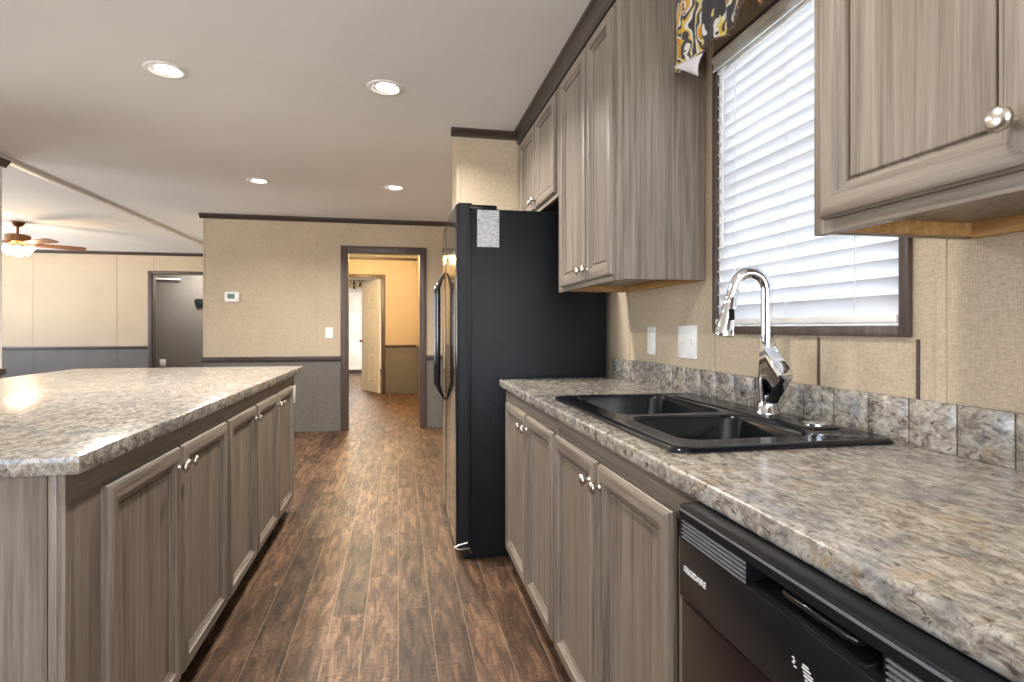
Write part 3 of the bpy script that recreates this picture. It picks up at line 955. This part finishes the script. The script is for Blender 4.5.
# ------------------------------------------------------------------ wall plates on the right wall
t = thing('outlet_plate', 'narrow white outlet plate on the tan wall, closer to the refrigerator', 'outlet', (XW, 2.36, 1.115))
B().box(XW - .007, 2.322, 1.053, XW - .0, 2.400, 1.175, 0.003).build('plate', M['white'], t)
B().box(XW - .0095, 2.344, 1.076, XW - .007, 2.378, 1.108, 0.001).box(XW - .0095, 2.344, 1.120, XW - .007, 2.378, 1.152, 0.001).build('receptacle', M['white_paint'], t)
t = thing('switch_plate', 'wide white double switch plate on the tan wall beside the window', 'switch', (XW, 2.04, 1.115))
B().box(XW - .007, 1.968, 1.051, XW - .0, 2.112, 1.180, 0.003).build('plate', M['white'], t)
for y in (2.005, 2.075):
    B().box(XW - .014, y - .006, 1.105, XW - .007, y + .006, 1.128, 0.002).build('toggle', M['white_paint'], t)

# ------------------------------------------------------------------ blind
t = thing('window_blind', 'white slatted blind covering the window over the sink', 'blind', (XW + .03, 1.46, WZ0))
y0, y1 = WY0 + .0015, WY1 - .0015
B().box(XW - .010, y0, 2.058, XW + .050, y1, 2.113, 0.003).build('head_rail', M['white'], t)
B().prism([(XW - .028, 2.066), (XW - .020, 2.066), (XW - .012, 2.072), (XW - .012, 2.105), (XW - .020, 2.113), (XW - .032, 2.113), (XW - .032, 2.100), (XW - .024, 2.092), (XW - .024, 2.078)], 'y', y0, y1).build('rail_valance', M['white'], t)
b = B()
zs = WZ0 + .050
cx = XW + .006
tilt = math.radians(58)
hw = 0.0255
nsl = 20
pitch = (2.045 - zs) / nsl
for i in range(nsl + 1):
    zc = zs + pitch * i
    ring = []
    top, bot = [], []
    for j in range(7):
        u = -1 + 2 * j / 6
        s = u * hw
        bow = 0.004 * (1 - u * u)
        # u=-1 room edge (raised), u=+1 outer edge (lowered)
        px = s * math.cos(tilt); pz = -s * math.sin(tilt)
        nx, nz = math.sin(tilt), math.cos(tilt)
        top.append((cx + px + nx * (bow + .0013), zc + pz + nz * (bow + .0013)))
        bot.append((cx + px + nx * (bow - .0013), zc + pz + nz * (bow - .0013)))
    b.prism(top + bot[::-1], 'y', y0, y1)
b.build('slats', M['slat'], t, smooth=40)
B().box(XW - .018, y0, WZ0 + .006, XW + .030, y1, WZ0 + .026, 0.004).build('bottom_rail', M['white_paint'], t)
for yy in (y0 + .12, (y0 + y1) / 2, y1 - .12):
    b = B()
    for xo in (XW - .016, XW + .026):
        b.tube([(xo, yy, WZ0 + .02), (xo, yy, 2.06)], 0.0011, 6)
    b.build('ladder_cord', M['white'], t)
B().tube([(XW - .036, 1.745, 2.045), (XW - .036, 1.745, 1.44)], 0.0042, 8).tube([(XW - .036, 1.745, 2.04), (XW - .022, 1.745, 2.058)], 0.002, 6).build('tilt_wand', M['white'], t)

# ------------------------------------------------------------------ valance
t = thing('valance', 'gathered valance printed in ochre, charcoal and white over the window', 'valance', (1.0, 1.46, 2.05))
VX = 0.968


def bottom(y):
    # lower hem height along the wall
    knots = [(0.99, 2.10), (1.05, 2.03), (1.13, 2.02), (1.28, 2.06), (1.38, 2.045), (1.405, 2.10), (1.425, 2.17), (1.445, 2.10), (1.48, 2.045), (1.62, 2.06), (1.70, 2.070), (1.775, 2.025), (1.83, 2.060), (1.88, 2.075), (2.0, 2.08)]
    for (a, p), (c_, q) in zip(knots[:-1], knots[1:]):
        if a <= y <= c_:
            u = (y - a) / (c_ - a); u = u * u * (3 - 2 * u)
            return p + (q - p) * u
    return 2.08


cols = []
for i in range(97):
    y = 1.868 - (1.868 - 1.00) * i / 96
    cols.append((None, y, y))
rings = []
TOPZ = 2.325
for r in range(15):
    v_ = r / 14
    ring = []
    for x, y, yb_ in cols:
        zb = bottom(yb_)
        z = TOPZ + (zb - TOPZ) * v_
        if x is None:
            fold = 0.012 * math.sin(y * 44 + 2.2 * v_) * (0.35 + 0.65 * v_) + 0.006 * math.sin(y * 97 + 1)
            xx = VX + fold - 0.008 * v_
        else:
            xx = x - 0.02 * v_ * (1 - abs(x - VX) / 0.14)
        ring.append((xx, y, z))
    rings.append(ring)
B().loft(rings, False, False, close=False).build('cloth', M['cloth'], t, smooth=80, solid=0.002)
# dark binding along the hem and the turned-up white lining at the tail
hem = [Vector(p) for p in rings[-1]]
B().tube(hem, 0.0035, 6).build('hem_binding', M['cloth_brown'], t, smooth=60)
b = B()
L_, T_, B_ = Vector((0.935, 1.818, 2.072)), Vector((0.935, 1.627, 2.03)), Vector((0.935, 1.657, 1.971))
rows = []
for i in range(7):
    q = i / 6
    a_, c_ = L_.lerp(T_, q), L_.lerp(B_, q)
    rows.append([tuple(a_.lerp(c_, g) + Vector((-.008 * math.sin(PI * g) * q, 0, 0))) for g in (0, .25, .5, .75, 1)])
b.loft(rows, False, False, close=False)
b.build('lining', M['lining'], t, smooth=80, solid=0.002)['label'] = 'white lining turned up at the tail'
B().tube([(VX + .02, 1.00, 2.30), (VX + .02, 1.868, 2.30)], 0.008, 10).tube([(VX + .02, 1.86, 2.30), (XW - .001, 1.86, 2.30)], 0.006, 8).tube([(VX + .02, 1.01, 2.30), (XW - .001, 1.01, 2.30)], 0.006, 8).build('rod', M['white'], t)

# ------------------------------------------------------------------ recessed lights
cans = [(-1.103, 3.03, 'round recessed ceiling light over the near half of the island'),
        (-0.065, 3.03, 'round recessed ceiling light in front of the refrigerator'),
        (-1.165, 5.16, 'round recessed ceiling light between the island and the thermostat wall'),
        (-0.035, 5.17, 'round recessed ceiling light before the doorway'),
        (-0.05, 0.90, 'added round recessed ceiling light, out of view over the aisle by the dishwasher')]  # out-of-view can, added for the light it gives
for x, y, lb in cans:
    t = thing('recessed_light', lb, 'ceiling light', (x, y, CZ), 'recessed lights in the kitchen ceiling')
    B().lathe([(0.093, 0.0), (0.093, -.004), (0.088, -.007), (0.074, -.007), (0.070, -.003), (0.062, -.001), (0.062, 0.0)], (x, y, CZ), 'z', 36, cap0=False, cap1=False).build('trim_ring', M['white'], t)
    B().lathe([(0.0, -.0095), (0.030, -.0095), (0.045, -.0065), (0.052, -.001), (0.0, -.001)], (x + .008, y - .006, CZ), 'z', 32).build('lens', M['can_glow'], t)
    lamp('bulb', 'AREA', (x, y, CZ - .014), 36 if y > 2 else 16, (1.0, 0.95, 0.88), 0.09, spread=math.radians(150), parent=t)

# ------------------------------------------------------------------ ceiling fan
HX, HY = -4.39, 7.71
t = thing('ceiling_fan', 'bronze ceiling fan with lit glass shades in the next room', 'ceiling fan', (HX, HY, 2.10))
B().lathe([(0.065, 0), (0.07, -.012), (0.05, -.045), (0.02, -.06), (0, -.06)], (HX, HY, CZ), 'z', 24).build('canopy', M['bronze'], t)
B().tube([(HX, HY, CZ - .05), (HX, HY, 2.26)], 0.014, 12).build('downrod', M['bronze'], t)
B().lathe([(0.02, 2.275), (0.10, 2.270), (0.125, 2.255), (0.125, 2.185), (0.10, 2.165), (0.06, 2.150), (0.055, 2.105), (0.0, 2.10)], (HX, HY, 0), 'z', 32).build('motor_housing', M['bronze'], t)
for i in range(5):
    a = math.radians(40 + 72 * i)
    ca, sa = math.cos(a), math.sin(a)

    def P(r, s, z): return (HX + r * ca - s * sa, HY + r * sa + s * ca, z)
    outline = [(0.17, .045), (0.30, .055), (0.50, .068), (0.60, .070), (0.645, .060), (0.662, .035), (0.662, -.035), (0.645, -.060), (0.60, -.070), (0.50, -.068), (0.30, -.055), (0.17, -.045)]
    b = B()
    rr = [[P(r, s, 2.165 + dz - s * 0.20) for r, s in outline] for dz in (-.004, .004)]
    b.loft(rr, True, True)
    bl = b.build('blade', M['amber_wood'], t, smooth=30)
    B().loft([[P(r, s, 2.165 + dz - s * .2) for r, s in ((0.09, .018), (0.24, .022), (0.24, -.022), (0.09, -.018))] for dz in (.004, .010)], True, True).build('blade_arm', M['bronze'], bl)
for i in range(4):
    a = math.radians(30 + 90 * i)
    ca, sa = math.cos(a), math.sin(a)
    c0 = Vector((HX + 0.04 * ca, HY + 0.04 * sa, 2.135)); ax = Vector((ca * .8, sa * .8, -0.62)).normalized()
    prof = [(.01, .018), (.03, .028), (.055, .045), (.085, .055), (.11, .066)]
    B().tube([c0 + ax * s for s, _ in prof], [q for _, q in prof], 18).build('glass_shade', M['bulb_glow'], t, smooth=60)
B().tube([(HX + .02, HY - .03, 2.10), (HX + .02, HY - .03, 1.96)], 0.0015, 6).tube([(HX + .02, HY - .03, 1.99), (HX + .02, HY - .03, 1.945)], 0.006, 8).build('pull_chain', M['bronze'], t)
lamp('fan_bulb', 'POINT', (HX, HY, 1.93), 32, (1.0, 0.70, 0.40), 0.10, parent=t)

# ------------------------------------------------------------------ thermostat, switch on the back wall
t = thing('thermostat', 'white thermostat with a small grey screen on the tan wall', 'thermostat', (-1.787, YB, 1.51))
B().box(-1.863, YB - .024, 1.458, -1.715, YB, 1.568, 0.006).build('case', M['white'], t)
B().box(-1.832, YB - .0255, 1.492, -1.760, YB - .023, 1.545, 0.001).build('screen', M['screen'], t)
t = thing('switch_plate', 'white light switch plate beside the doorway casing', 'switch', (-0.766, YB, 1.113))
B().box(-0.808, YB - .007, 1.052, -0.724, YB, 1.176, 0.003).build('plate', M['white'], t)
B().box(-0.774, YB - .013, 1.100, -0.758, YB - .007, 1.128, 0.002).build('toggle', M['white_paint'], t)

# ------------------------------------------------------------------ alcove fittings
t = thing('outlet_plate', 'white outlet plate low on the grey wall beyond the far opening', 'outlet', (-4.24, AY, 0.55))
B().box(-4.32, AY - .007, 0.46, -4.22, AY, 0.59, 0.003).build('plate', M['white'], t)
B().box(-4.292, AY - .010, 0.485, -4.248, AY - .006, 0.565, 0.001).build('receptacle', M['white_paint'], t)
t = thing('wall_box', 'small black box on the grey wall beyond the far opening', 'wall box', (-3.63, AY, 1.62))
B().box(-3.70, AY - .05, 1.575, -3.55, AY, 1.715, 0.006).build('case', M['black'], t)
B().box(-3.72, AY - .035, 1.63, -3.70, AY, 1.70, 0.002).build('bracket', M['black'], t)
t = thing('white_bar', 'short white bar high on the grey wall beyond the far opening', 'rod', (-4.2, AY, 2.06))  # plain white bar with end brackets, built for a thin pale streak
B().tube([(-4.48, AY - .06, 2.078), (-3.95, AY - .06, 2.07)], 0.017, 12).build('bar', M['white'], t)
B().box(-4.49, AY - .065, 2.045, -4.40, AY, 2.12, 0.006).build('bracket', M['white'], t)
B().box(-3.98, AY - .065, 2.058, -3.96, AY, 2.082, 0.004).build('bracket', M['white'], t)

lamp('alcove_fill', 'AREA', (-3.6, 11.0, CZ - .03), 45, (1.0, 0.95, 0.90), 0.3)  # added fill lamp without a fixture, brightens the alcove wall

# ------------------------------------------------------------------ hall: white door leaf, light; bedroom valance
t = thing('panel_door', 'open white panelled door at the end of the hall', 'door', (HX1 - .014, YF + .1, 0))
ang = math.radians(117)      # leaf direction from hinge
u = Vector((math.cos(ang), math.sin(ang), 0)); nrm = Vector((-math.sin(ang), math.cos(ang), 0))
h0 = Vector((HX1 - .03, YF + .06, 0))
LW = 0.72


def Q(s, dd, z): return tuple(h0 + u * s + nrm * dd + Vector((0, 0, z)))


b = B()
b.loft([[Q(0, 0, z), Q(LW, 0, z), Q(LW, .034, z), Q(0, .034, z)] for z in (0.012, 2.045)], True, True)
for s0, s1 in ((.10, .33), (.39, .62)):
    for z0_, z1_ in ((.18, .72), (.86, 1.52), (1.64, 1.92)):
        pr = [(0, .034), (.008, .028), (.02, .028), (.035, .036)]
        b.loft([[Q(s0 + i, dd + .004, z0_ + i), Q(s1 - i, dd + .004, z0_ + i), Q(s1 - i, dd + .004, z1_ - i), Q(s0 + i, dd + .004, z1_ - i)] for i, dd in pr], False, True)
        b.loft([[Q(s0 + i, -dd + .030, z0_ + i), Q(s1 - i, -dd + .030, z0_ + i), Q(s1 - i, -dd + .030, z1_ - i), Q(s0 + i, -dd + .030, z1_ - i)] for i, dd in pr], False, True)
b.build('leaf', M['white_paint'], t, smooth=25)
b = B()
kc = Vector(Q(LW - .06, .034, 0.93))
b.tube([kc, kc + nrm * .03, kc + nrm * .04, kc + nrm * .06, kc + nrm * .066], [.012, .012, .028, .026, .01], 16)
kc = Vector(Q(LW - .06, 0, 0.93))
b.tube([kc, kc - nrm * .03, kc - nrm * .04, kc - nrm * .06, kc - nrm * .066], [.012, .012, .028, .026, .01], 16)
b.build('door_knob', M['bronze'], t)

t = thing('hall_light', 'round dome light on the hall ceiling', 'ceiling light', (-0.6, 8.6, CZ))
B().lathe([(0.15, 0), (0.15, -.012), (0.14, -.02), (0, -.02)], (-0.6, 8.6, CZ), 'z', 32).build('pan', M['white'], t)
B().lathe([(0.135, -.02), (0.125, -.045), (0.09, -.07), (0.04, -.082), (0, -.084)], (-0.6, 8.6, CZ), 'z', 32).build('glass_dome', M['hall_glow'], t)
lamp('hall_bulb', 'POINT', (-0.6, 8.6, 2.25), 190, (1.0, 0.72, 0.36), 0.10, parent=t)
lamp('bedroom_bulb', 'AREA', (-1.0, 13.0, CZ - .03), 150, (1.0, 0.94, 0.84), 0.4)
t = thing('valance', 'small patterned valance in the bright room beyond the white door', 'valance', (-1.1, RY - .06, 2.16))
rings = []
for r in range(6):
    ring = []
    for i in range(61):
        x = -1.75 + 1.0 * i / 60
        zb = 2.17 + 0.05 * abs(math.sin((x + 1.1) * 9))
        z = 2.40 + (zb - 2.40) * r / 5
        ring.append((x, RY - .06 + .012 * math.sin(x * 60), z))
    rings.append(ring)
B().loft(rings, False, False, close=False).build('cloth', M['cloth'], t, smooth=80, solid=0.002)
# white panelled door / closet leaf on the bedroom's end wall
b = B().box(-1.75, RY - .03, 0.09, -0.86, RY, 2.10)
for x0, x1 in ((-1.65, -1.36), (-1.25, -0.96)):
    for z0_, z1_ in ((.2, .8), (.95, 1.5), (1.6, 1.98)):
        b.box(x0, RY - .04, z0_, x1, RY - .03, z1_, .006)
structure('door_4', b, M['white_paint'])
